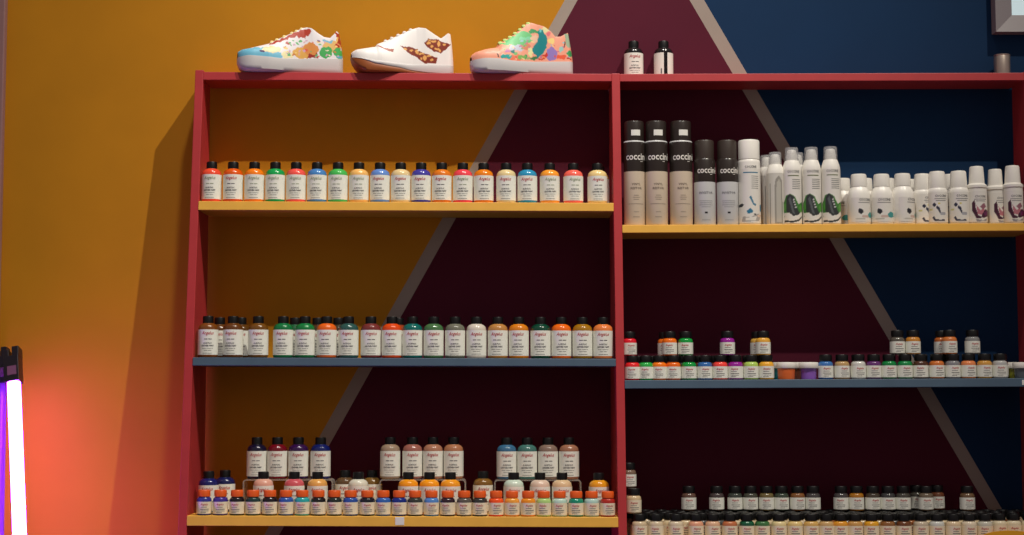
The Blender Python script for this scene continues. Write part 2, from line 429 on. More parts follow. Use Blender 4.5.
jars = [(204.1, (52, 54, 140), 'blue violet'), (220.4, (66, 48, 140), 'violet'), (237, (24, 20, 26), 'black'), (253.1, (26, 56, 54), 'dark green'), (269.9, (24, 20, 26), 'jet black'), (286, (44, 86, 168), 'blue'),
        (302.2, (44, 168, 170), 'turquoise'), (318.3, (24, 24, 26), 'black'), (334.4, (30, 44, 40), 'green black'), (350.5, (42, 80, 160), 'mid blue'), (367.3, (20, 26, 38), 'blue black'), (383.2, (52, 100, 178), 'light blue'),
        (399.2, (20, 44, 130), 'navy'), (415.1, (52, 58, 52), 'dark grey'), (431.4, (84, 136, 205), 'pale blue'), (447.7, (48, 30, 42), 'dark plum'), (464.1, (92, 86, 80), 'grey'), (479.8, (50, 52, 50), 'charcoal'),
        (496.1, (245, 84, 30), 'neon orange'), (512, (240, 160, 60), 'yellow orange'), (528.2, (238, 146, 36), 'orange'), (543.7, (176, 212, 128), 'light green'), (559.6, (190, 220, 205), 'mint white'), (576.1, (18, 138, 108), 'teal green'),
        (591.6, (178, 210, 200), 'pale aqua'), (607.7, (175, 42, 32), 'dark red')]
for i, (px, c, nm) in enumerate(jars):
    jar('o', c, place(px, 505, 'L3', .0195), f'{nm} orange-capped jar, {ORD[i]} from left on the lower left yellow shelf', 'orange-capped jars on the lower left shelf')
# price tags clipped to the board edges
def price_tag(px, py, w, h, label):
    a = front(px, py); m_ = mpp(px, py, a[1])
    bm = bmesh.new(); box(bm, -w*m_/2, w*m_/2, -.0012, 0, -h*m_/2, h*m_/2); bevel_bm(bm, .0004)
    o = link('price_tag', finish(bm, 'price_tag', (M_STK,), False)); o.location = (a[0], a[1]-.0023, a[2]); tag(o, label, 'price tag')
price_tag(399.8, 521, 9, 8, 'small blank white tag on the edge of lower left yellow shelf')
price_tag(1023.3, 382.5, 3.4, 5, 'small white tag at right end of the right slate blue shelf')

# ---- two bottles on the top board
bottle((20, 16, 18), place(633.6, 55, 'RT', .083), 'black paint bottle facing forward above the divider on top board', 'black bottles on the top board', rz=.05)
bottle((20, 16, 18), place(663.5, 55, 'RT', .083), 'black paint bottle turned to show its label seam on top board', 'black bottles on the top board', rz=pi+.12)
# metal cup
p = place(1002, 64, 'RT', .07)
mp = mpp(1002, 64, p[1]); rc = 7.9*mp
zt = at(1002, 55.2, p[1])[2]-p[2]
o = root('metal_cup', p); tag(o, 'small brushed metal cup on top board below the framed panel', 'cup')
link('cup_body', lathe([(0, 0), (rc-.001, 0), (rc, .001), (rc, zt-.001), (rc-.0006, zt), (rc-.002, zt-.001), (rc-.002, .003), (0, .003)], 32, mats=(M_MET,), name='cup_body'), o)
link('rim', lathe([(rc-.0005, zt-.003), (rc+.0006, zt-.002), (rc+.0006, zt), (rc-.0015, zt+.0004)], 32, mats=(M_MET,), name='rim'), o)

# ------------------------------------------------------------------ spray cans and cleaner bottles, right bay upper shelf
def coccine_tall(px, w, back, sticker_dx, label):
    p = place(px, 175, 'R1', back); s = mpp(px, 175, p[1]); r = w/2*s
    zb = p[2]
    zz_ = lambda py: at(px, py, p[1])[2]-zb
    base = 0
    ztop, zring, zdark = zz_(121.8), zz_(141.6), zz_(172.6)
    o = root('spray_can', p); tag(o, label, 'spray can', 'tall coccine-style spray cans'.replace('coccine-style ', 'brown and beige '))
    link('can_body', lathe([(0, 0), (r-.003, 0), (r-.0008, .0012), (r, .004), (r, zdark), (r, zdark+.0002), (r, zring-.004), (r-.001, zring-.001), (r-.004, zring+.002), (0, zring+.003)], 40, mats=(M_BEI, M_DKB, M_LGR), name='can_body', mi=[0, 0, 0, 0, 1, 1, 2, 1, 1]), o)
    rc = r*.90
    cap = link('cap', lathe([(0, zring-.001), (rc, zring-.001), (rc, ztop-.003), (rc-.001, ztop-.001), (rc-.003, ztop), (0, ztop-.0005)], 40, mats=(M_DKB,), name='cap'), o)
    bm = bmesh.new(); arc(bm, rc+.0005, zz_(136.9), zz_(131.2), (sticker_dx-4.6)*s/rc, (sticker_dx+4.6)*s/rc, 8)
    link('price_sticker', finish(bm, 'price_sticker', (M_STK,)), cap)
    bm = bmesh.new()
    vs, fs = text_verts('coccinè', .0225, bold=.0004); wrap(bm, vs, fs, .0065, zz_(158.2), r, 0, wscale=.86)
    bar(bm, .016, zz_(162.8), .007, .001, r, 0)
    vs, fs = text_verts('VINYL', .0075, bold=.0001, res=1); wrap(bm, vs, fs, .002, zz_(185.5), r, 1)
    vs, fs = text_verts('RESTOR', .0075, bold=.0001, res=1); wrap(bm, vs, fs, .002, zz_(189.5), r, 1)
    for py, ww in ((196.5, .012), (198.5, .016), (200.5, .013), (205, .038), (213, .012), (218, .016)): bar(bm, .002, zz_(py), ww, .0008, r, 1)
    link('lettering', finish(bm, 'lettering', (M_WHT, mat('brown ink', (120, 104, 92), rough=.6)), False), o)
coccine_tall(634.4, 21.4, .034, .8, 'brown and beige tall spray can, nearest the divider')
coccine_tall(656.3, 22.6, .0290, 1.4, 'brown and beige tall spray can, second from the divider')
coccine_tall(681, 22.8, .0290, 1.8, 'brown and beige tall spray can, third from the divider')
def coccine_mid(px, label):
    w = 21.6
    p = place(px, 185, 'R1', .028); s = mpp(px, 185, p[1]); r = w/2*s
    zz_ = lambda py: at(px, py, p[1])[2]-p[2]
    ztop, zc, zd = zz_(140.8), zz_(159.8), zz_(183)
    o = root('spray_can', p); tag(o, label, 'spray can', 'shorter brown and grey spray cans')
    link('can_body', lathe([(0, 0), (r-.003, 0), (r-.0008, .0012), (r, .004), (r, zd), (r, zd+.0002), (r, zc-.004), (r-.002, zc), (0, zc+.001)], 40, mats=(M_LGR, M_DKB), name='can_body', mi=[0, 0, 0, 0, 1, 1, 1, 1]), o)
    rc = r*.885
    link('cap', lathe([(0, zc-.001), (rc, zc-.001), (rc, ztop-.004), (rc-.0012, ztop-.0012), (rc-.004, ztop), (0, ztop)], 40, mats=(mat('brown cap plastic', (58, 48, 42), rough=.4),), name='cap'), o)
    bm = bmesh.new()
    vs, fs = text_verts('coccinè', .0205, bold=.0004); wrap(bm, vs, fs, .0055, zz_(171.6), r, 0, wscale=.84)
    bar(bm, .013, zz_(175.6), .006, .001, r, 0)
    vs, fs = text_verts('INVISTOR', .0075, bold=.0001, res=1); wrap(bm, vs, fs, 0, zz_(194), r, 1)
    for py, ww in ((202, .032), (204, .030), (206, .032), (208, .022), (221, .02)): bar(bm, 0, zz_(py), ww, .0007, r, 1)
    bar(bm, 0, zz_(213.7), .0065, .0042, r, 2)
    link('lettering', finish(bm, 'lettering', (M_WHT, mat('grey ink', (110, 110, 116), rough=.6), mat('black ink', (20, 20, 24), rough=.6)), False), o)
coccine_mid(704.6, 'brown-capped grey spray can beside the three taller cans')
coccine_mid(727.3, 'brown-capped grey spray can beside the white spray can')

def printed(rad, z0, z1, shapes, base, half=1.35, nx=44, nz=80, taper=None, k=1.0):
    """arc of printed artwork; shapes in unit coords u -1..1 across the visible front, v 0..1 upward"""
    bm = bmesh.new(); f = painter(shapes, base); cols = []
    g = []
    for kz in range(nz+1):
        row = []; v = kz/nz; z = z0+(z1-z0)*v; rr = rad if not taper else taper(v)
        for i in range(nx+1):
            a = -half+2*half*i/nx
            row.append(bm.verts.new((rr*sin(a), -rr*cos(a), z))); cols.append(f(sin(a), v))
        g.append(row)
    for kz in range(nz):
        for i in range(nx): bm.faces.new((g[kz][i], g[kz][i+1], g[kz+1][i+1], g[kz+1][i]))
    me = finish(bm, 'artwork', (M_PAINT,), True, 60); set_colors(me, cols, k)
    return me
W0 = (230, 226, 218)
def lettered(o, items, rad, nm='lettering', inks=(M_INKD,)):
    bm = bmesh.new()
    for it in items:
        if it[0] == 'b': bar(bm, it[1], it[2], it[3], it[4], rad, it[5] if len(it) > 5 else 0, lift=.0006)
        else:
            vs, fs = text_verts(it[0], it[3], bold=.0001, res=1); wrap(bm, vs, fs, it[1], it[2], rad, it[4] if len(it) > 4 else 0, wscale=.8, lift=.0006)
    return link(nm, finish(bm, nm, inks, False), o)
# white can with teal artwork
px = 749.2; p = place(px, 185, 'R1', .028); s = mpp(px, 185, p[1]); r = 11.1*s
zf = lambda py: at(px, py, p[1])[2]-p[2]
o = root('spray_can', p); tag(o, 'white spray can with teal and black sneaker artwork', 'spray can')
link('can_body', lathe([(0, 0), (r-.003, 0), (r-.0008, .0012), (r, .004), (r, zf(163.5)), (r-.001, zf(161)), (r-.003, zf(160)), (0, zf(159.8))], 40, mats=(M_WPL,), name='can_body'), o)
link('cap', lathe([(0, zf(160)), (r*.955, zf(160)), (r*.955, zf(142.2)), (r*.90, zf(140.9)), (r*.8, zf(140.6)), (0, zf(140.6))], 40, mats=(M_WPL,), name='cap'), o)
TL, BK, GR = (40, 118, 150), (40, 42, 50), (168, 164, 160)
sh = [(TL, 'p', [(-.15, .47), (0, .50), (.25, .37), (.45, .34), (.40, .30), (.15, .34)]), (BK, 'p', [(-1, .33), (-.8, .36), (-.6, .34), (-.75, .30), (-.95, .29)]),
      (TL, 'p', [(-.4, .22), (-.1, .27), (.2, .22), (.1, .18), (-.3, .17)]), (GR, 'p', [(-.7, .12), (-.1, .10), (.6, .17), (.95, .15), (.7, .03), (-.8, .02)]),
      (W0, 'p', [(-.5, .09), (.5, .12), (.4, .05), (-.5, .05)]), (TL, 'e', .92, .28, .12, .07), ((220, 196, 178), 'e', .75, .13, .2, .025), (BK, 'e', .35, .16, .12, .015)]
link('artwork', printed(r+.0003, .004, zf(170), sh, W0), o)
lettered(o, [('COCCINE', 0, zf(168.2), .0078), ('b', 0, zf(173.8), .036, .0022, 1)]+[('b', .010, zf(177.5+2*i), .018, .0009) for i in range(7)], r, inks=(M_INKD, mat('teal ink', TL, rough=.6)))

# small turned cans with clear caps, and the green sneaker cans
def clear_can(name):
    r = .0214
    o = root('spray_can', (0, 0, 0))
    link('can_body', lathe([(0, 0), (r-.003, 0), (r-.0006, .0012), (r, .004), (r, .128), (r-.0015, .136), (.0165, .146), (.0155, .1485), (0, .149)], 36, mats=(M_WPL,), name='can_body'), o)
    link('spray_nozzle', lathe([(0, .148), (.0128, .148), (.0128, .160), (.0115, .164), (.0105, .171), (.008, .1735), (0, .174)], 28, mats=(M_WPL,), name='spray_nozzle'), o)
    link('clear_cap', lathe([(.0158, .1475), (.0160, .149), (.0152, .176), (.0144, .1785), (0, .179), (0, .1782), (.0138, .1777), (.0146, .1755), (.0153, .149)], 28, mats=(M_SCAP,), name='clear_cap'), o)
    return o
r = .0214; CCH = .179
GN, DK, LG = (66, 128, 56), (52, 56, 56), (200, 200, 198)
sh = [(GN, 'p', [(-1, .30), (-.75, .44), (-.35, .46), (.1, .42), (.5, .30), (.95, .34), (1, .18), (.6, .14), (-.2, .2), (-.9, .1)]),
      (DK, 'p', [(-.75, .40), (-.45, .46), (0, .42), (.22, .30), (.45, .20), (.70, .14), (.55, .08), (.1, .08), (-.3, .14), (-.75, .18)]),
      ((92, 98, 98), 'p', [(-.55, .38), (-.35, .42), (-.05, .22), (.1, .14), (-.15, .16)]), (W0, 'p', [(-.95, .16), (-.55, .17), (-.1, .11), (.5, .13), (.85, .19), (.9, .12), (.5, .06), (-.1, .03), (-.8, .06)]), (DK, 'p', [(-.9, .05), (-.2, .035), (.5, .06), (.9, .12), (.9, .09), (.5, .03), (-.2, .005), (-.9, .02)]),
      (LG, 'e', -.02, .37, .1, .012), (LG, 'e', .05, .33, .12, .010), (LG, 'e', .12, .29, .12, .010), (LG, 'e', .2, .25, .12, .010), ((96, 160, 72), 'e', .78, .24, .16, .06), ((96, 160, 72), 'e', -.88, .26, .1, .06)]
def vscale(sh, k): return [(q[0], 'e', q[2], q[3]*k, q[4], q[5]*k) if q[1] == 'e' else (q[0], 'p', [(a_, b_*k) for a_, b_ in q[2]]) for q in sh]
sh = vscale(sh, 1.18)
ART_G = printed(r+.0003, .003, .126, sh, W0)
protoG = clear_can('g'); link('artwork', ART_G, protoG)
lettered(protoG, [('COCCINE', 0, .121, .0078), ('b', 0, .112, .026, .0022, 1)]+[('b', .007, .103-.0042*i, .020, .0011) for i in range(6)], r, inks=(M_INKD, mat('olive ink', (110, 118, 80), rough=.6)))
sh = [((150, 146, 138), 'p', [(-.3, 0), (-.3, .7), (-.15, .88), (.25, .95), (.6, .85), (.65, .0)]), ((184, 180, 170), 'p', [(-.1, .03), (-.1, .66), (0, .82), (.25, .88), (.45, .8), (.5, .03)]), ((60, 62, 58), 'p', [(-.75, .0), (-.75, .8), (-.68, .8), (-.68, .0)])]
protoT = clear_can('t'); link('artwork', printed(r+.0003, .003, .126, sh, (206, 202, 194)), protoT)
HOLD += [protoG, protoT]
def put(proto, loc, h0, ytop, px, rz, label, cat, group):
    """copy a prototype, scale it so its top meets the row height"""
    o = dup(proto, loc, rz)
    h = at(px, ytop, loc[1])[2]-loc[2]; k = h/h0; o.scale = (k, k, k)
    tag(o, label, cat, group); return o
G1 = 'white spray cans with clear caps'
put(protoT, place(766.5, 190, 'R1', .075), CCH, 155.4, 764, .5, 'white can with clear cap half hidden behind the white teal can', 'spray can', G1)
put(protoT, place(775.5, 190, 'R1', .032), CCH, 152.4, 774, 0, 'white can turned to show its grey arched back panel', 'spray can', G1)
put(protoT, place(797.5, 190, 'R1', .079), CCH, 152.8, 797, .3, 'white can with clear cap behind the gap of first green sneaker cans', 'spray can', G1)
for i, (px, yt) in enumerate(((792, 147.8), (811.6, 147.4), (830.9, 146.8))):
    put(protoG, place(px, 190, 'R1', .0265), CCH, yt, px, 0, f'white can with dark sneaker and green leaves artwork, {ORD[i]} of three from left', 'spray can', 'green sneaker spray cans')

# round-shouldered white bottles
r = .0245; RBH = .111
def round_bottle():
    o = root('cleaner_bottle', (0, 0, 0))
    link('bottle_body', lathe([(0, 0), (r-.003, 0), (r-.0006, .0015), (r, .005), (r, .058), (r-.001, .066), (.0222, .073), (.0188, .079), (.0165, .083), (.0158, .086), (0, .086)], 36, mats=(M_WPL,), name='bottle_body'), o)
    link('cap', lathe([(0, .0835), (.0172, .0835), (.0175, .085), (.0168, .108), (.0155, .111), (0, .111)], 48, rib=.0004, riblo=.085, ribhi=.109, mats=(M_WPL,), name='cap'), o)
    return o
sh = [(BK, 'p', [(-.62, .40), (-.55, .56), (-.25, .50), (-.18, .40), (-.4, .30)]), ((60, 150, 150), 'p', [(.25, .30), (.5, .42), (.85, .38), (.9, .22), (.6, .16), (.3, .2)]), ((205, 180, 170), 'e', .0, .22, .35, .06), ((190, 186, 176), 'e', -.4, .12, .4, .04)]
protoR = round_bottle(); link('artwork', printed(r+.0003, .005, .058, sh, (230, 226, 218), nz=50), protoR)
lettered(protoR, [('COCCINE', 0, .053, .0078), ('b', 0, .047, .03, .001)], r)
HOLD.append(protoR)
G2 = 'round-shouldered white cleaner bottles'
for i, (px, yt, rz, nm) in enumerate(((859, 174.6, .35, 'round-shouldered white bottle with black and teal print, nearest the sneaker cans'), (881.8, 174.6, 0, 'round-shouldered white bottle with black and teal print, middle of three in front'),
                             (902.8, 174, .75, 'round-shouldered white bottle turned aside, third in the front row'))):
    put(protoR, place(px, 200, 'R1', .0285), RBH, yt, px, rz, nm, 'cleaner bottle', G2)
for px, yt, nm in ((842.8, 178.8, 'white bottle behind the last green sneaker can'), (865, 178.8, 'white bottle behind the gap between first two round-shouldered bottles'), (887.3, 178.8, 'white bottle behind the gap between second and third round-shouldered bottles'),
                   (909.5, 179.8, 'white bottle behind the third round-shouldered bottle')):
    put(protoR, place(px, 200, 'R1', .0885), RBH, yt, px, -.6, nm, 'cleaner bottle', G2)

# straight tube bottles with blue dotted sneaker
r = .0212; TBH = .115
def tube_bottle(shapes, flare):
    o = root('cleaner_bottle', (0, 0, 0))
    if flare:
        link('bottle_body', lathe([(0, 0), (r-.003, 0), (r-.0006, .0015), (r-.0008, .005), (r, .05), (r, .078), (0, .079)], 36, mats=(M_WPL,), name='bottle_body'), o)
        link('cap', lathe([(0, .0785), (r-.001, .0785), (r+.0012, .081), (r+.0010, .086), (r-.002, .0885), (r-.0042, .0905), (r-.0062, .126), (r-.0075, .1285), (0, .129)], 36, mats=(M_WPL,), name='cap'), o)
    else:
        link('bottle_body', lathe([(0, 0), (r-.003, 0), (r-.0006, .0015), (r, .005), (r, .070), (r-.001, .075), (.0180, .0785), (0, .079)], 36, mats=(M_WPL,), name='bottle_body'), o)
        link('cap', lathe([(0, .0775), (.0182, .0775), (.0184, .079), (.0164, .112), (.0150, .1148), (0, .115)], 36, mats=(M_WPL,), name='cap'), o)
    link('artwork', printed(r+.0003, .004, .068 if not flare else .072, shapes, (232, 228, 220), nz=50), o)
    lettered(o, [('COCCINE', .002, .060, .007), ('b', .002, .054, .028, .001), ('b', .002, .050, .022, .001)], r)
    return o
NB = (46, 50, 72)
sh = [(NB, 'e', -.55, .58, .14, .07), (NB, 'p', [(-.35, .55), (-.1, .50), (.1, .30), (0, .26), (-.2, .38), (-.4, .48)]), (NB, 'p', [(-.75, .14), (-.6, .2), (-.45, .10), (0, .07), (.4, .1), (.5, .04), (-.5, .02)]), ((206, 200, 140), 'e', -.8, .42, .12, .04), ((170, 170, 176), 'e', .25, .28, .3, .06), ((214, 200, 120), 'e', -.1, .62, .12, .03)]
protoD = tube_bottle(sh, False)
PP, PK = (70, 26, 52), (190, 116, 128)
sh = [(PP, 'p', [(-.72, .62), (-.5, .72), (-.42, .45), (-.2, .22), (.35, .12), (.95, .2), (.98, .36), (.6, .42), (.2, .25), (.1, .10), (-.4, .12), (-.72, .35)]), (PK, 'p', [(-.38, .55), (.05, .36), (.4, .5), (.5, .38), (.15, .22), (-.25, .25)]),
      ((150, 96, 110), 'p', [(0, .5), (.45, .62), (.7, .5), (.3, .4)]), ((110, 40, 90), 'p', [(.4, .3), (.9, .38), (.96, .24), (.5, .2)]), ((150, 146, 150), 'p', [(-.5, .1), (.3, .05), (.8, .12), (.7, .04), (-.3, .01)])]
protoP = tube_bottle(sh, True)
HOLD += [protoD, protoP]
G3 = 'white bottles with blue dotted artwork'; G4 = 'white flared-cap bottles with purple sneaker artwork'
put(protoD, place(922.3, 200, 'R1', .0420), TBH, 174.2, 921, .5, 'white bottle with blue dotted print, leftmost and partly covered', 'cleaner bottle', G3)
put(protoD, place(937.4, 200, 'R1', .0265), TBH, 171.8, 935, 0, 'white bottle with blue dotted print, front middle of its kind', 'cleaner bottle', G3)
put(protoD, place(958.8, 200, 'R1', .0265), TBH, 171.4, 958, 0, 'white bottle with blue dotted print beside the purple sneaker bottles', 'cleaner bottle', G3)
put(protoD, place(950.5, 200, 'R1', .077), TBH, 174.6, 946, .2, 'white bottle behind the two front blue dotted bottles', 'cleaner bottle', G3)
put(protoP, place(977, 200, 'R1', .0265), .129, 166.6, 976, 0, 'white flared-cap bottle with purple sneaker print, left of three', 'cleaner bottle', G4)
put(protoP, place(995.6, 200, 'R1', .044), .129, 169.4, 995, .35, 'white flared-cap bottle set back between two purple sneaker bottles', 'cleaner bottle', G4)
put(protoP, place(1013, 200, 'R1', .0265), .129, 165.9, 1011, 0, 'white flared-cap bottle with purple sneaker print beside the right panel', 'cleaner bottle', G4)

# ------------------------------------------------------------------ right bay slate shelf: jars
fr = [(632.5, (230, 40, 44), 'red'), (645.8, (40, 170, 70), 'green'), (659.2, (244, 118, 20), 'orange'), (673.3, (236, 104, 22), 'deep orange'), (689, (14, 150, 60), 'emerald green'), (704.9, (50, 104, 170), 'blue'),
      (720.2, (244, 70, 60), 'coral red'), (735.5, (150, 30, 150), 'purple'), (751, (176, 208, 96), 'lime yellow'), (766.5, (238, 172, 50), 'golden yellow'),
      (825.7, (60, 112, 178), 'mid blue'), (842, (186, 150, 100), 'gold tan'), (858.4, (205, 204, 198), 'silver white'), (873.8, (100, 50, 112), 'muted purple'), (889, (10, 126, 60), 'green'), (905, (16, 128, 66), 'leaf green'),
      (920.6, (80, 48, 34), 'dark brown'), (936.8, (205, 112, 48), 'copper'), (952.8, (128, 128, 132), 'grey'), (968.4, (226, 132, 78), 'light copper'), (984.5, (204, 150, 70), 'gold'), (1000, (178, 178, 176), 'silver')]
G5 = 'front jars on the right slate blue shelf'
for i, (px, c, nm) in enumerate(fr):
    w = 'left' if i < 10 else 'right'; n = i if i < 10 else i-10
    jar('k', c, place(px, 370, 'R2', .0195), f'{nm} black-capped jar, {ORD[n]} of the {w} run on right slate blue shelf', G5)
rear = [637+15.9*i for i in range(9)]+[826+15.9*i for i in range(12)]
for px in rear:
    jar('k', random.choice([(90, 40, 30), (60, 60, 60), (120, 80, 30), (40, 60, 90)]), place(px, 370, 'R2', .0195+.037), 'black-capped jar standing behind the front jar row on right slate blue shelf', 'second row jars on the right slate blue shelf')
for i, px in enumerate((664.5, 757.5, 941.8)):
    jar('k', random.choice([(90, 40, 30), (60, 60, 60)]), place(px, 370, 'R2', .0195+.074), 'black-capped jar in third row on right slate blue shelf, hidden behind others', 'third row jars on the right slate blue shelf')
UP = [(629.3, (220, 30, 46), 'red jar stacked highest beside the divider, slate blue shelf', 0), (669.6, (240, 112, 22), 'orange jar stacked on black caps left of the green stacked jar', 0), (685.6, (14, 150, 60), 'green jar stacked on black caps beside orange stacked jar', 0),
      (727.4, (150, 30, 150), 'purple jar stacked alone on black caps', 0), (763, (226, 166, 60), 'golden yellow jar stacked above the golden front jar', 0), (897.4, (90, 84, 76), 'grey brown jar stacked before the right white stripe', 0),
      (913, (196, 130, 50), 'ochre jar stacked right of the grey brown jar', 0), (949.6, (205, 116, 56), 'copper jar stacked in front of another copper jar', 0), (972.4, (130, 130, 130), 'silver grey jar stacked alone at right', 0),
      (665, (230, 110, 30), 'orange jar stacked behind the front stacked orange jar', 1), (757.6, (206, 160, 70), 'yellow jar stacked behind the golden stacked jar', 1), (941.6, (180, 96, 44), 'copper jar stacked behind and left of another copper jar', 1)]
for px, c, nm, b in UP:
    jar('k', c, place(px, 345, 'R2', .0195+.037+b*.037, dz=JH+.0002), nm, 'jars stacked on jars, slate blue shelf', rz=random.uniform(-.3, .3))
# low tubs with white lids
def tub(rgb, px, w, back, label, lidw=20.5):
    p = place(px, 372, 'R2', back); s = mpp(px, 372, p[1]); r = w/2*s; rl = lidw/2*s
    zt = at(px, 362.4, p[1])[2]-p[2]; zl = at(px, 368.3, p[1])[2]-p[2]
    o = root('paint_tub', p); tag(o, label, 'tub', 'low tubs with white lids')
    link('tub_body', lathe([(0, 0), (r*.93, 0), (r*.96, .002), (r, zl), (0, zl+.001)], 32, mats=(liquid(rgb),), name='tub_body'), o)
    link('lid', lathe([(0, zl), (rl-.0005, zl), (rl, zl+.001), (rl, zt-.0012), (rl-.001, zt), (0, zt)], 36, mats=(M_WHT,), name='lid'), o)
tub((236, 112, 50), 786.3, 17.5, .024, 'orange tub with white lid beside the golden yellow jar', 19.4)
tub((150, 98, 200), 808.6, 15.5, .024, 'purple tub with white lid beside the blue jar', 19.4)
tub((10, 120, 130), 781, 15, .068, 'teal tub with white lid behind the orange tub', 18)
tub((140, 80, 60), 800.5, 14, .066, 'brown tub with white lid behind orange and purple tubs', 17)
tub((150, 150, 40), 1013, 13, .068, 'olive tub with white lid right of the silver jar', 17)
tub((90, 96, 104), 1021.5, 14, .024, 'grey tub with white lid beside the right panel', 17.5)

# ------------------------------------------------------------------ right bay bottom shelf: crowded jars
CRM = [(212, 190, 150), (220, 198, 160), (206, 182, 150), (224, 204, 170)]
f3 = [(639.5, (206, 184, 150), 'buff'), (656, (210, 190, 160), 'ivory'), (676, (214, 196, 168), 'ivory'), (696, (224, 160, 128), 'peach'), (712.7, (222, 176, 142), 'pale peach'), (729.8, (190, 110, 70), 'terracotta'),
      (746.8, (20, 84, 56), 'dark green'), (762.3, (60, 110, 62), 'green'), (779, (224, 204, 150), 'cream'), (795, (226, 196, 130), 'cream yellow'), (811.2, (214, 170, 96), 'gold'), (826.4, (204, 166, 110), 'tan'),
      (840.5, (224, 152, 46), 'golden orange'), (855.2, (200, 150, 84), 'ochre'), (871.5, (224, 160, 40), 'golden yellow'), (887.7, (140, 92, 50), 'brown'), (903.8, (110, 64, 36), 'dark brown'), (921, (196, 180, 156), 'stone'),
      (937, (204, 204, 196), 'grey white'), (953.3, (222, 196, 160), 'cream'), (969.2, (226, 210, 184), 'ivory'), (985, (200, 196, 180), 'pale grey')]
G6 = 'front jars on the lower right shelf'
for i, (px, c, nm) in enumerate(f3):
    jar('w', c, place(px, 528, 'R3', .0195), f'{nm} black-capped jar, {ORD[i]} from the divider in the lower right front row', G6)
for px, nm in ((999.3, 'cream jar set slightly back, third from right in lower right row'), (1013.5, 'cream jar behind the yellow sign at lower right'), (1029, 'cream jar beside the right panel on the lower right shelf')):
    jar('w', (226, 212, 180), place(px, 526, 'R3', .036), nm, G6)
pit = .0352; x0, x1 = XM2+.019, XR-.019
for k in range(1, 5):
    n = int((x1-x0)/pit); off = (k % 2)*.010
    for i in range(n+1):
        x = x0+off+i*(x1-x0-.010)/n*1.0
        if x > x1: continue
        y = yfront(SH['R3'](x))+.0195+k*.0355+(.008 if x > .985*XR*0+1.15 and k == 1 else 0)
        if k == 1 and x > 1.13: y += .0
        if k == 1 and x > 1.12: continue
        jar('w', random.choice(CRM+[(150, 90, 50), (90, 90, 90)]), (x, y, SH['R3'](x)), f'black-capped jar in the crowded rows behind the front jars, lower right shelf', 'packed rear jars on the lower right shelf')
# second layer standing on the rear jars' caps
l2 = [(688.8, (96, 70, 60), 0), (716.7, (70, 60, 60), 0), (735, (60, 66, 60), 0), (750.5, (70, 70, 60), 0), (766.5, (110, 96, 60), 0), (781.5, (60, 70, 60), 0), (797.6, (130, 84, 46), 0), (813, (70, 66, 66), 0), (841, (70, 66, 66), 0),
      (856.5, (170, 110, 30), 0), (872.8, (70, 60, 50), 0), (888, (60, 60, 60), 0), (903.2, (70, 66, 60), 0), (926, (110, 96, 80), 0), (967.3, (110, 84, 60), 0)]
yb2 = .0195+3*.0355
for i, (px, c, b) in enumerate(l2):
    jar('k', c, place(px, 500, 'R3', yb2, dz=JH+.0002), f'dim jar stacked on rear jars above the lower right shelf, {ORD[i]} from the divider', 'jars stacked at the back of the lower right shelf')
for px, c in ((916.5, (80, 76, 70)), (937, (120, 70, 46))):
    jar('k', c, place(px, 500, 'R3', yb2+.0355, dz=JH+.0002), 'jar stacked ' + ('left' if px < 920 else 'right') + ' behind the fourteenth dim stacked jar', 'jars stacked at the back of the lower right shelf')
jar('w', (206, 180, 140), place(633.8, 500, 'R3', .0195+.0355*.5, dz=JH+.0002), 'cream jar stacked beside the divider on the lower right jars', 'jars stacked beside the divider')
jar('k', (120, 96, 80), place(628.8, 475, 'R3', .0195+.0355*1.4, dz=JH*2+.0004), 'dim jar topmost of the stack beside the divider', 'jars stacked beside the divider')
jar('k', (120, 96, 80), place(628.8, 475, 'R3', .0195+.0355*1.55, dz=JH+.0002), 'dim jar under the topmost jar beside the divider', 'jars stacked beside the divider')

# round-topped yellow sign clipped to the front of the lower right shelf
a = front(1004, 531.2); m_ = mpp(1004, 531, a[1]-.03)
zs = SH['R3'](a[0])
bm = bmesh.new(); prof = []
hw = 34*m_; ht = a[2]-zs+.002
for i in range(25):
    q = pi*i/24; prof.append((-hw*cos(q), -.01+(ht+.01)*sin(q)**.8))
prof = [(-hw, -.075)]+prof+[(hw, -.075)]
va = [bm.verts.new((x, -.0015, z)) for x, z in prof]; vb = [bm.verts.new((x, .0015, z)) for x, z in prof]
bm.faces.new(va); bm.faces.new(vb[::-1])
for i in range(len(prof)):
    j = (i+1) % len(prof); bm.faces.new((va[i], vb[i], vb[j], va[j]))
o = link('shelf_sign', finish(bm, 'shelf_sign', (mat('yellow card', (240, 170, 30), rough=.5),), False))
o.location = (at(1008, 531, a[1])[0], yfront(zs)-.0045, zs)
tag(o, 'yellow round-topped shelf sign before the jars in the lower right corner', 'sign')

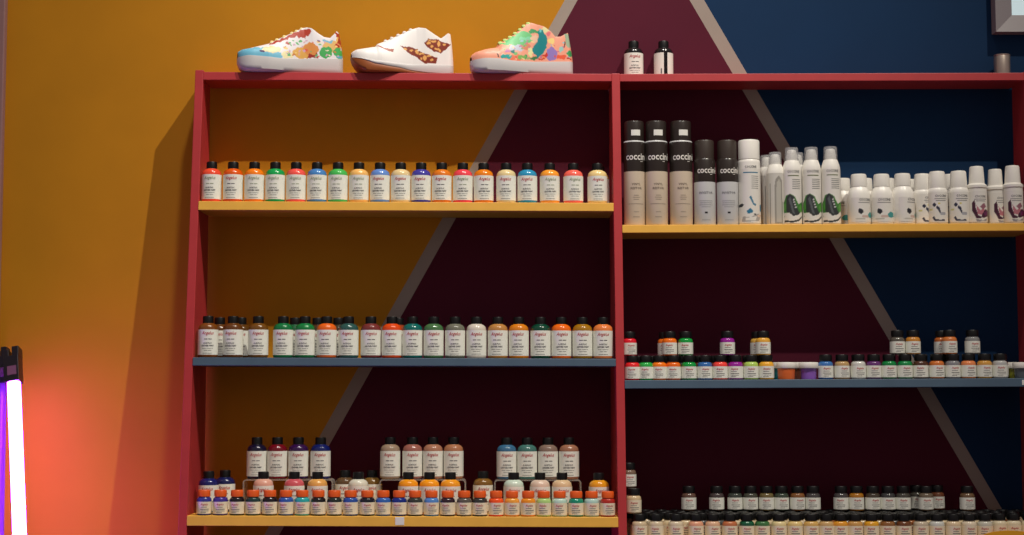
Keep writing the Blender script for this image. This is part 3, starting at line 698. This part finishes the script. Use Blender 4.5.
# ------------------------------------------------------------------ sneakers
def interp(pts, x):
    if x <= pts[0][0]: return pts[0][1]
    for (a, b), (c, d) in zip(pts, pts[1:]):
        if x <= c: return b+(d-b)*(x-a)/(c-a) if c > a else d
    return pts[-1][1]
def sneaker(name_label, ox, top, stop, sbot, gum, shapes, base, solecol, throat, collar, laces, lacecol, rz, liner, extra=None, lacew=1.0, tonguecol=None, jit=1.0):
    tonguecol = tonguecol or base
    """outlines in detail px (8.918 per photo px); ox = photo x of detail 0; y offset 20"""
    K = 8.918
    heelx = ox+stop[-1][0]/K; toex = ox+stop[0][0]/K
    pxc = (toex+heelx)/2; yb = 20+472/K
    y0 = yfront(SH['LT'](0))+.037
    s = mpp(pxc, 60, y0)/K*1.0
    base_z = max(v for _, v in sbot)
    X = lambda u: (u-(stop[0][0]+stop[-1][0])/2)*s/cos(rz)
    zb_ = SH['LT'](at(pxc, 60, y0)[0])
    def Z0_(v, u=None, off=0.0):
        y = y0+(X(u)*sin(rz) if u is not None else 0)+off
        return max(0.0, at(pxc, 20+v/K, y)[2]-zb_)
    def Z(v, u=None, off=0.0): return 0.0 if v >= 464 else Z0_(v, u, off)
    xw = at(pxc, 60, y0)[0]
    o = root('sneaker', (xw, y0, SH['LT'](xw)+.0009), rz)
    tag(o, name_label, 'sneaker', 'painted sneakers on the top board')
    ua, ub = stop[0][0], stop[-1][0]
    def plan(t):   # half width of the sole along the length
        w = interp([(0, .0), (.02, .013), (.06, .024), (.14, .034), (.28, .0405), (.42, .037), (.58, .0315), (.78, .0325), (.90, .030), (.96, .023), (.99, .013), (1, .0)], t)
        f1 = (1-(1-min(1, t/.15))**2)**.5; f2 = (1-(1-min(1, (1-t)/.07))**2)**.5
        return max(.0003, interp([(0, .034), (.14, .037), (.28, .0405), (.42, .037), (.58, .0318), (.78, .0325), (.90, .0315), (1, .030)], t)*f1*f2)
    # sole
    N = 70
    def loft(name, fz0, fz1, fw, m, rnd=.25, parent=o):
        bm = bmesh.new(); rings = []
        for i in range(N+1):
            t = i/N; t = .5-.5*cos(pi*t); u = ua+(ub-ua)*t
            za, zb = fz0(u), fz1(u); w = fw(t)+.0004; ring = []
            for (a, b) in ((0, 0), (.80, 0), (.97, .12), (1, .35), (1, .8), (.97, 1), (.5, 1), (0, 1)):
                ring.append((a, b))
            full = [(w*a, za+(zb-za)*b) for a, b in ring]+[(-w*a, za+(zb-za)*b) for a, b in reversed(ring[1:-1])]
            rings.append([bm.verts.new((X(u), yy, zz2)) for yy, zz2 in full])
        for i in range(N):
            n = len(rings[0])
            for j in range(n):
                k = (j+1) % n; bm.faces.new((rings[i][j], rings[i][k], rings[i+1][k], rings[i+1][j]))
        bm.faces.new(rings[0]); bm.faces.new(rings[-1][::-1])
        bmesh.ops.remove_doubles(bm, verts=bm.verts, dist=.00005)
        return link(name, finish(bm, name, (m,), True, 50), parent)
    zst = lambda u: Z(interp(stop, u), u, -.028); zsb = lambda u: (lambda v: Z0_(v, u, -.02)*min(1, max(0, (466-v)/50)))(interp(sbot, u))
    if gum:
        zg = lambda u: (lambda v: Z0_(v, u, -.028)*min(1, max(.12, (474-v)/40)))(interp(gum, u))
        loft('midsole', zg, zst, lambda t: plan(t), solecol)
        loft('outsole', zsb, lambda u: max(zg(u), zsb(u)+.0008), lambda t: plan(t)*.99, mat('gum rubber', (150, 78, 30), rough=.5))
    else:
        loft('sole', zsb, zst, plan, solecol)
    # upper: lofted skin with an open collar
    NU = 260; No = 50; Ni = 9
    pf = painter(shapes, base); bm = bmesh.new(); rings = []; cols = []
    ta, tb = throat; ca, cb = collar
    for i in range(NU+1):
        t = i/NU; tt = .006+.986*(.5-.5*cos(pi*t)*1.0); u = ua+(ub-ua)*tt
        w = plan(tt)*.955; z0 = zst(u)-.002; z1 = Z(interp(top, u), u, -.006); h = max(z1-z0, .001)
        wt = interp([(ua, w*.25), (ua+(ub-ua)*.2, .020), (ta, .016), (tb, .019), (ca+30, .026), (cb-40, .025), (cb, .016), (ub, .004)], u); wt = min(wt, w*.9)
        dep = 0
        if ca < u < cb: dep = min(1, (u-ca)/18)*min(1, (cb-u)/22)
        ring = []; cc = []
        for j in range(No):
            q = j/(No-1)          # 0 bottom .. 1 rim
            pw = 2.3 if u < ta else interp([(ta, 2.3), (ta+120, 1.5), (cb, 1.25)], u)
            yy = wt+(w-wt)*(1-q**pw)**(1/1.35) if q < 1 else wt
            zq = z0+h*(q if u > ta+60 else interp([(ua, sin(q*pi/2)), (ta+60, q)], u))
            ring.append((yy, zq)); cc.append((u, zq))
        zin = z0+.010
        for j in range(Ni):
            q = (j+1)/Ni
            yy = wt*(1-q)*1.0 if dep < .01 else (wt-.0035*min(1, q*5))*(1 if q < .6 else (1-q)/.4)
            crown = z1+.0016*sin(q*pi/2)*(1-dep)
            zq = crown*(1-dep)+dep*max(zin, z1-(z1-zin)*min(1, q/.6))
            ring.append((max(yy, 0), zq)); cc.append((u, None))
        full = ring+[(-y, z) for y, z in reversed(ring[:-1])]
        ccf = cc+list(reversed(cc[:-1]))
        rings.append([bm.verts.new((X(u), y, z)) for y, z in full])
        for (uu, zq), (y, z) in zip(ccf, full):
            if zq is None and dep > .3: cols.append(liner)
            else:
                vv = 200-100*(z-Z(200, uu, -.02))/(Z(100, uu, -.02)-Z(200, uu, -.02))
                jx, jy = jit*(6*sin(uu*.07+vv*.04)+2*sin(vv*.16+uu*.11)), jit*(5*sin(uu*.09-vv*.06)+2*sin(uu*.19))
                cols.append(pf(uu+jx, vv+jy))
    for i in range(NU):
        n = len(rings[0])
        for j in range(n-1): bm.faces.new((rings[i][j], rings[i][j+1], rings[i+1][j+1], rings[i+1][j]))
    me = finish(bm, 'upper', (M_SHOE,), True, 60); set_colors(me, cols, 1.12)
    up = link('upper', me, o)
    # laces
    lm = mat('lace_%d_%d_%d' % lacecol, lacecol, rough=.8)
    for (u, v) in laces:
        bm = bmesh.new(); rings = []
        wl = .0195; nn = 12
        for i in range(nn+1):
            q = -1+2*i/nn; y = wl*q; zc = Z(v, u, -.004)+.0030-.0060*q*q
            rg = []
            for k in range(8):
                g = 2*pi*k/8; rg.append(bm.verts.new((X(u)+.0044*lacew*cos(g)+.003*q, y, zc+.0030*sin(g))))
            rings.append(rg)
        for i in range(nn):
            for k in range(8): bm.faces.new((rings[i][k], rings[i][(k+1) % 8], rings[i+1][(k+1) % 8], rings[i+1][k]))
        bm.faces.new(rings[0]); bm.faces.new(rings[-1][::-1])
        link('lace', finish(bm, 'lace', (lm,), True, 60), o)
    # tongue
    bm = bmesh.new(); g0 = []
    t0, t1 = tb-30, tb+22; zt0, zt1 = Z(interp(top, tb-60), tb-60)-.002, Z(min(v for _, v in top), tb)+.0010
    for i in range(7):
        q = i/6; row = []
        for j in range(9):
            e = -1+2*j/8; row.append((X(t0+(t1-t0)*q), .017*e*(1-.15*q), zt0+(zt1-zt0)*sin(q*pi/2)-.004*e*e))
        g0.append(row)
    for lift in (0, -.003):
        vv = [[bm.verts.new((x+(-lift*.3), y, z+lift)) for x, y, z in r_] for r_ in g0]
        for i in range(6):
            for j in range(8): bm.faces.new((vv[i][j], vv[i][j+1], vv[i+1][j+1], vv[i+1][j]))
        if lift == 0: va_ = vv
    for j in range(8): bm.faces.new((va_[6][j], va_[6][j+1], vv[6][j+1], vv[6][j]))
    link('tongue', finish(bm, 'tongue', (mat('tongue_%d_%d_%d' % tonguecol, tonguecol, rough=.5),), True, 60), o)
    return o
def speckle(pal, n, x0, x1, y0, y1, seed, big=16):
    rg = random.Random(seed); out = []
    for _ in range(n):
        out.append((rg.choice(pal), 'e', rg.uniform(x0, x1), rg.uniform(y0, y1), rg.uniform(5, big), rg.uniform(4, big*.7)))
    return out
WSOLE = mat('white rubber sole', (204, 200, 200), rough=.45)
CR = (232, 212, 160)
sneaker('white low sneaker with pale blue toe and orange green flower painting', 235,
        top=[(38, 312), (46, 290), (75, 272), (140, 262), (230, 242), (300, 222), (370, 186), (440, 155), (520, 118), (580, 88), (620, 82), (660, 92), (720, 140), (770, 172), (820, 180), (850, 150), (880, 116), (900, 130), (925, 210), (938, 290), (945, 340)],
        stop=[(38, 322), (120, 318), (250, 332), (400, 350), (600, 352), (948, 350)], sbot=[(38, 372), (60, 418), (110, 445), (200, 458), (330, 466), (500, 470), (948, 470)], gum=None,
        shapes=[((110, 182, 210), 'p', [(0, 330), (0, 260), (120, 250), (250, 255), (330, 290), (400, 300), (400, 360), (0, 360)]), (CR, 'e', 320, 275, 80, 32), ((232, 222, 172), 'e', 450, 322, 50, 34), ((84, 170, 120), 'e', 466, 315, 16, 20),
                ((218, 165, 78), 'e', 590, 302, 92, 55), ((214, 138, 66), 'e', 655, 268, 62, 58), ((222, 180, 108), 'e', 840, 250, 90, 56), ((150, 36, 24), 'p', [(620, 350), (650, 310), (670, 325), (700, 305), (725, 350)]),
                ((62, 165, 84), 'e', 785, 300, 58, 52), ((62, 165, 84), 'e', 900, 305, 50, 52), ((84, 168, 196), 'e', 905, 338, 40, 12), ((172, 40, 26), 'e', 885, 240, 20, 20), ((172, 48, 24), 'p', [(290, 238), (300, 215), (430, 160), (540, 105), (600, 84), (640, 90), (662, 112), (640, 136), (635, 156), (608, 146), (600, 176), (575, 155), (560, 176), (530, 150), (470, 172), (380, 205)]),
                ((172, 44, 28), 'e', 460, 216, 16, 15), ((70, 44, 96), 'e', 235, 290, 15, 12), ((110, 60, 130), 'e', 725, 200, 12, 12), ((120, 180, 208), 'p', [(750, 185), (840, 195), (830, 215), (760, 208)]),
                *speckle([(216, 90, 60), (240, 200, 120), (90, 175, 110), (236, 224, 200), (205, 160, 190), (196, 120, 60)], 46, 420, 930, 190, 345, 3, 15), ((160, 54, 34), 'p', [(862, 120), (905, 120), (960, 290), (925, 250), (880, 190)]), ((222, 178, 96), 'e', 882, 178, 14, 18)],
        base=(226, 222, 226), solecol=WSOLE, throat=(290, 600), collar=(640, 905), laces=[(335, 208), (378, 188), (440, 160), (505, 130), (545, 112), (588, 92)], lacecol=(236, 220, 158), rz=.27, liner=(150, 180, 195))
LP, LO = (128, 42, 20), (228, 168, 92)
leo = [(LP, 'p', [(455, 240), (560, 252), (660, 292), (780, 340), (770, 400), (665, 398), (600, 345), (520, 300)]), (LP, 'p', [(662, 215), (700, 178), (790, 182), (840, 212), (905, 222), (860, 270), (810, 308), (750, 292), (690, 248)])]
leo += [(LO, 'e', x, y, a, b) for x, y, a, b in ((500, 268, 14, 12), (550, 282, 18, 9), (600, 292, 13, 20), (640, 312, 28, 9), (668, 350, 17, 24), (708, 330, 26, 9), (730, 366, 14, 8), (640, 352, 8, 12), (705, 215, 20, 12), (745, 200, 24, 9), (795, 222, 13, 26), (730, 246, 13, 12), (775, 268, 22, 10), (840, 228, 14, 9), (800, 282, 9, 12), (715, 190, 14, 6))]
leo += [((232, 228, 222), 'p', [(640, 262), (800, 318), (770, 345), (600, 282)]), ((150, 54, 30), 'p', [(255, 238), (270, 232), (320, 262), (400, 268), (395, 295), (350, 292), (300, 262)])]
sneaker('white running sneaker with brown leopard print panels and gum outsole', 347,
        top=[(42, 315), (55, 292), (85, 272), (170, 262), (250, 252), (268, 224), (340, 198), (450, 148), (560, 98), (620, 82), (680, 94), (760, 150), (815, 184), (845, 162), (880, 134), (905, 140), (922, 220), (935, 330), (941, 390)],
        stop=[(42, 320), (130, 350), (250, 372), (400, 390), (520, 402), (942, 410)], sbot=[(42, 330), (60, 375), (90, 415), (150, 448), (230, 462), (400, 468), (942, 474)],
        gum=[(42, 322), (130, 352), (230, 398), (350, 420), (540, 446), (700, 462), (942, 470)],
        shapes=leo, base=(232, 228, 226), solecol=WSOLE, throat=(265, 600), collar=(650, 905), laces=[(345, 200), (400, 174), (455, 148), (510, 123), (565, 100)], lacecol=(226, 222, 222), rz=.25, jit=.4, liner=(200, 196, 190))
TB = (0, 128, 134)
sneaker('white-soled sneaker painted peach with teal bird, purple flower and green laces', 465,
        top=[(48, 345), (62, 318), (95, 292), (170, 272), (270, 258), (300, 218), (400, 158), (480, 98), (530, 50), (570, 40), (620, 60), (680, 78), (740, 122), (780, 168), (830, 166), (870, 142), (905, 128), (922, 190), (948, 300), (955, 350)],
        stop=[(48, 350), (150, 345), (250, 350), (400, 372), (600, 378), (958, 374)], sbot=[(48, 392), (65, 430), (110, 452), (250, 466), (450, 474), (958, 474)], gum=None,
        shapes=[((190, 196, 214), 'e', 430, 262, 75, 36), ((230, 120, 90), 'e', 420, 350, 80, 25), ((214, 130, 100), 'e', 505, 240, 45, 34), ((100, 190, 120), 'p', [(280, 225), (400, 155), (480, 95), (570, 130), (590, 190), (480, 232), (380, 232)]),
                ((56, 150, 92), 'e', 580, 108, 42, 20), ((120, 205, 160), 'e', 520, 175, 60, 16), ((230, 190, 160), 'e', 590, 175, 30, 30), ((222, 214, 160), 'e', 685, 95, 40, 24),
                ((40, 165, 160), 'e', 335, 340, 52, 22), ((30, 120, 120), 'e', 395, 292, 26, 14), ((120, 175, 90), 'e', 480, 345, 44, 20), ((230, 170, 150), 'e', 440, 300, 30, 20),
                ((226, 222, 160), 'e', 552, 292, 28, 38), ((50, 120, 70), 'e', 590, 352, 42, 14), ((144, 120, 190), 'e', 740, 312, 48, 62), ((200, 48, 40), 'p', [(620, 362), (690, 300), (705, 330), (670, 366)]), ((235, 140, 90), 'e', 660, 345, 26, 10),
                *speckle([(60, 150, 100), (236, 214, 150), (210, 80, 60), (150, 190, 200), (190, 110, 150), (120, 180, 110), (240, 190, 170)], 60, 300, 930, 180, 365, 5, 15),
                (TB, 'p', [(640, 95), (668, 92), (690, 150), (708, 205), (698, 262), (660, 322), (620, 345), (585, 315), (565, 262), (612, 218), (628, 162), (616, 112)]), ((110, 200, 200), 'e', 642, 108, 14, 16),
                ((238, 208, 130), 'e', 738, 196, 28, 26), ((150, 196, 190), 'e', 830, 270, 26, 26), ((228, 92, 60), 'e', 825, 340, 44, 20), ((30, 30, 34), 'e', 864, 225, 8, 26), ((158, 180, 152), 'p', [(858, 130), (920, 120), (935, 230), (890, 260), (868, 190)]),
                ((60, 150, 88), 'p', [(865, 300), (930, 270), (965, 340), (900, 330)]), ((190, 60, 50), 'e', 900, 352, 26, 10), ((28, 28, 30), 'p', [(240, 310), (252, 305), (275, 348), (255, 345)]), ((220, 110, 120), 'e', 715, 132, 22, 16), ((196, 120, 170), 'e', 345, 292, 24, 14)],
        base=(236, 160, 134), solecol=WSOLE, throat=(285, 560), collar=(610, 905), laces=[(312, 216), (355, 192), (400, 166), (445, 132), (490, 98), (525, 66), (562, 44)], lacecol=(196, 222, 140), tonguecol=(168, 205, 140), rz=.27, liner=(216, 206, 190), lacew=1.3)

# ------------------------------------------------------------------ framed pale panel on the wall, top right
p0 = at(995.5, 32, -.03); p1 = at(1012, 21, -.02)
fw = p1[0]-p0[0]; W_, H_ = .42, .50
fr_ = root('framed_panel', (p0[0]+W_/2, 0, p0[2])); tag(fr_, 'grey framed pale panel on the navy wall above the right end', 'framed panel')
def framebar(pts, m, nm='frame_bar'):
    """pts: outer a, outer b, inner b, inner a in (x,z); raised outer edge sloping to the inner"""
    bm = bmesh.new(); cxx = W_/2
    (ax, az), (bx, bz), (cx_, cz_), (dx, dz_) = pts
    v = [bm.verts.new(q) for q in ((ax-cxx, -.001, az), (bx-cxx, -.001, bz), (cx_-cxx, -.001, cz_), (dx-cxx, -.001, dz_), (ax-cxx, -.034, az), (bx-cxx, -.034, bz), (cx_-cxx, -.020, cz_), (dx-cxx, -.020, dz_))]
    for q in ((0, 3, 2, 1), (4, 5, 6, 7), (0, 1, 5, 4), (1, 2, 6, 5), (2, 3, 7, 6), (3, 0, 4, 7)): bm.faces.new([v[i] for i in q])
    link(nm, finish(bm, nm, (m,), False), fr_)
MF = mat('grey frame paint', (150, 142, 146), rough=.5)
framebar([(0, 0), (0, H_), (fw, H_-fw), (fw, fw)], MF)
framebar([(W_, 0), (0, 0), (fw, fw), (W_-fw, fw)], MF)
framebar([(W_, H_), (W_, 0), (W_-fw, fw), (W_-fw, H_-fw)], MF)
framebar([(0, H_), (W_, H_), (W_-fw, H_-fw), (fw, H_-fw)], MF)
bm = bmesh.new(); box(bm, fw-W_/2+.0005, W_/2-fw-.0005, -.016, -.002, fw+.0005, H_-fw-.0005)
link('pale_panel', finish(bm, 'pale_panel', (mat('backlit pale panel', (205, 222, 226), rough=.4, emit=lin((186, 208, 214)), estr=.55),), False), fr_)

# ------------------------------------------------------------------ light tubes leaning on the wall at the left
def tube_light(ptop, pbot, ytop_cap, rpx, lit, label, y1, y2):
    """leans on the wall: seen at ptop with the tube y1 out from the wall, at pbot y2 out"""
    from mathutils import Vector
    a = Vector(at(*ptop, -y1)); b = Vector(at(*pbot, -y2)); d = (a-b).normalized()
    foot = a+d*((.03-a[2])/d[2]); length = (a-foot).length
    r = rpx*mpp(ptop[0], ptop[1], -y1)
    o = root('light_tube', foot); tag(o, label, 'light tube', 'light tubes leaning at the left')
    o.rotation_euler = (math.asin(-d[1]), math.atan2(d[0], d[2]), 0)
    zc = length*(1-(a[2]-at(ptop[0], ytop_cap, -y1)[2])/(a[2]-.03))
    bk = mat('black housing plastic', (24, 14, 26), rough=.35)
    if lit: tm = mat('magenta glowing tube', (255, 200, 250), emit=(1, .16, 2.6), estr=TUBE)
    else: tm = mat('unlit violet tube', (110, 60, 140), rough=.3)
    link('tube', lathe([(0, .03), (r*.93, .03), (r*.93, zc+.002), (0, zc+.002)], 28, mats=(tm,), name='tube'), o)
    bm = bmesh.new(); box(bm, -r*1.08, r*1.08, -r*1.05, r*1.05, zc, length-.022); bevel_bm(bm, .0015)
    hs = link('end_housing', finish(bm, 'end_housing', (bk,), False), o)
    for x0_, x1_, top_ in ((-r*1.12, -r*.30, length-.006), (r*.15, r*1.12, length)):
        bm = bmesh.new(); box(bm, x0_, x1_, -r, r, length-.024, top_); bevel_bm(bm, .0012)
        link('prong', finish(bm, 'prong', (bk,), False), hs)
    bm = bmesh.new(); box(bm, -r*.55, r*.75, -r*1.05-.0012, -r*1.05, zc+.014, zc+.036)
    link('rating_label', finish(bm, 'rating_label', (mat('dim mauve label', (120, 70, 110), rough=.5),), False), hs)
    bm = bmesh.new(); box(bm, -r*1.05, r*1.05, -r*1.05, r*1.05, -.02, .032); bevel_bm(bm, .0015)
    link('end_cap', finish(bm, 'end_cap', (bk,), False), o)
    return o
TUBE = 15.0
tube_light((12.6, 348.8), (19.6, 535), 383.0, 6.9, True, 'glowing magenta light tube leaning against the ochre wall', .10, .24)
tube_light((1.6, 348.0), (-2.0, 535), 384.0, 6.0, False, 'unlit dark light tube at the left edge beside the glowing one', .055, .13)

# ------------------------------------------------------------------ remove the hidden prototypes
for h in HOLD:
    for ch in list(h.children):
        for g in list(ch.children): bpy.data.objects.remove(g)
        bpy.data.objects.remove(ch)
    bpy.data.objects.remove(h)

# ------------------------------------------------------------------ lights
def light(kind, name, loc, energy, color, target=None, **kw):
    l = bpy.data.lights.new(name, kind); l.energy = energy; l.color = color
    for k, v in kw.items(): setattr(l, k, v)
    o = bpy.data.objects.new(name, l); COL.objects.link(o); o.location = loc
    if target:
        from mathutils import Vector
        o.rotation_euler = (Vector(target)-Vector(loc)).to_track_quat('-Z', 'Y').to_euler()
    return o
# downlight near the wall: line from the wall shadow of the unit's top left corner through that corner
C0 = front(194.6, 70); S0 = at(154, 150)
dv = [C0[i]-S0[i] for i in range(3)]
TX = (at(1350, 70)[0]-S0[0])/dv[0]
L1 = [S0[i]+dv[i]*TX for i in range(3)]

light('SPOT', 'ceiling_spot', L1, 820, (1.0, .94, .80), target=(-1.0, 0, 1.1), spot_size=R(54), spot_blend=1.0, shadow_soft_size=.03)
light('SPOT', 'front_spot', (.08, -1.75, 5.3), 280, (1.0, .95, .90), target=(.05, 0, 1.35), spot_size=R(44), spot_blend=1.0, shadow_soft_size=.12)
w = bpy.data.worlds.new('World'); bpy.context.scene.world = w; w.use_nodes = True
w.node_tree.nodes['Background'].inputs['Color'].default_value = (.95, .80, .80, 1)
w.node_tree.nodes['Background'].inputs['Strength'].default_value = .20

# ------------------------------------------------------------------ camera
cam = bpy.data.cameras.new('camera'); cam.sensor_width = 36; cam.lens = F*36/1024; cam.shift_x = (512-CX)/1024
co = bpy.data.objects.new('camera', cam); COL.objects.link(co)
co.location = (0, -D, CAMZ); co.rotation_euler = (pi/2+TH, 0, 0)
bpy.context.scene.camera = co
bpy.context.scene.view_settings.view_transform = 'Standard'
bpy.context.scene.view_settings.look = 'None'
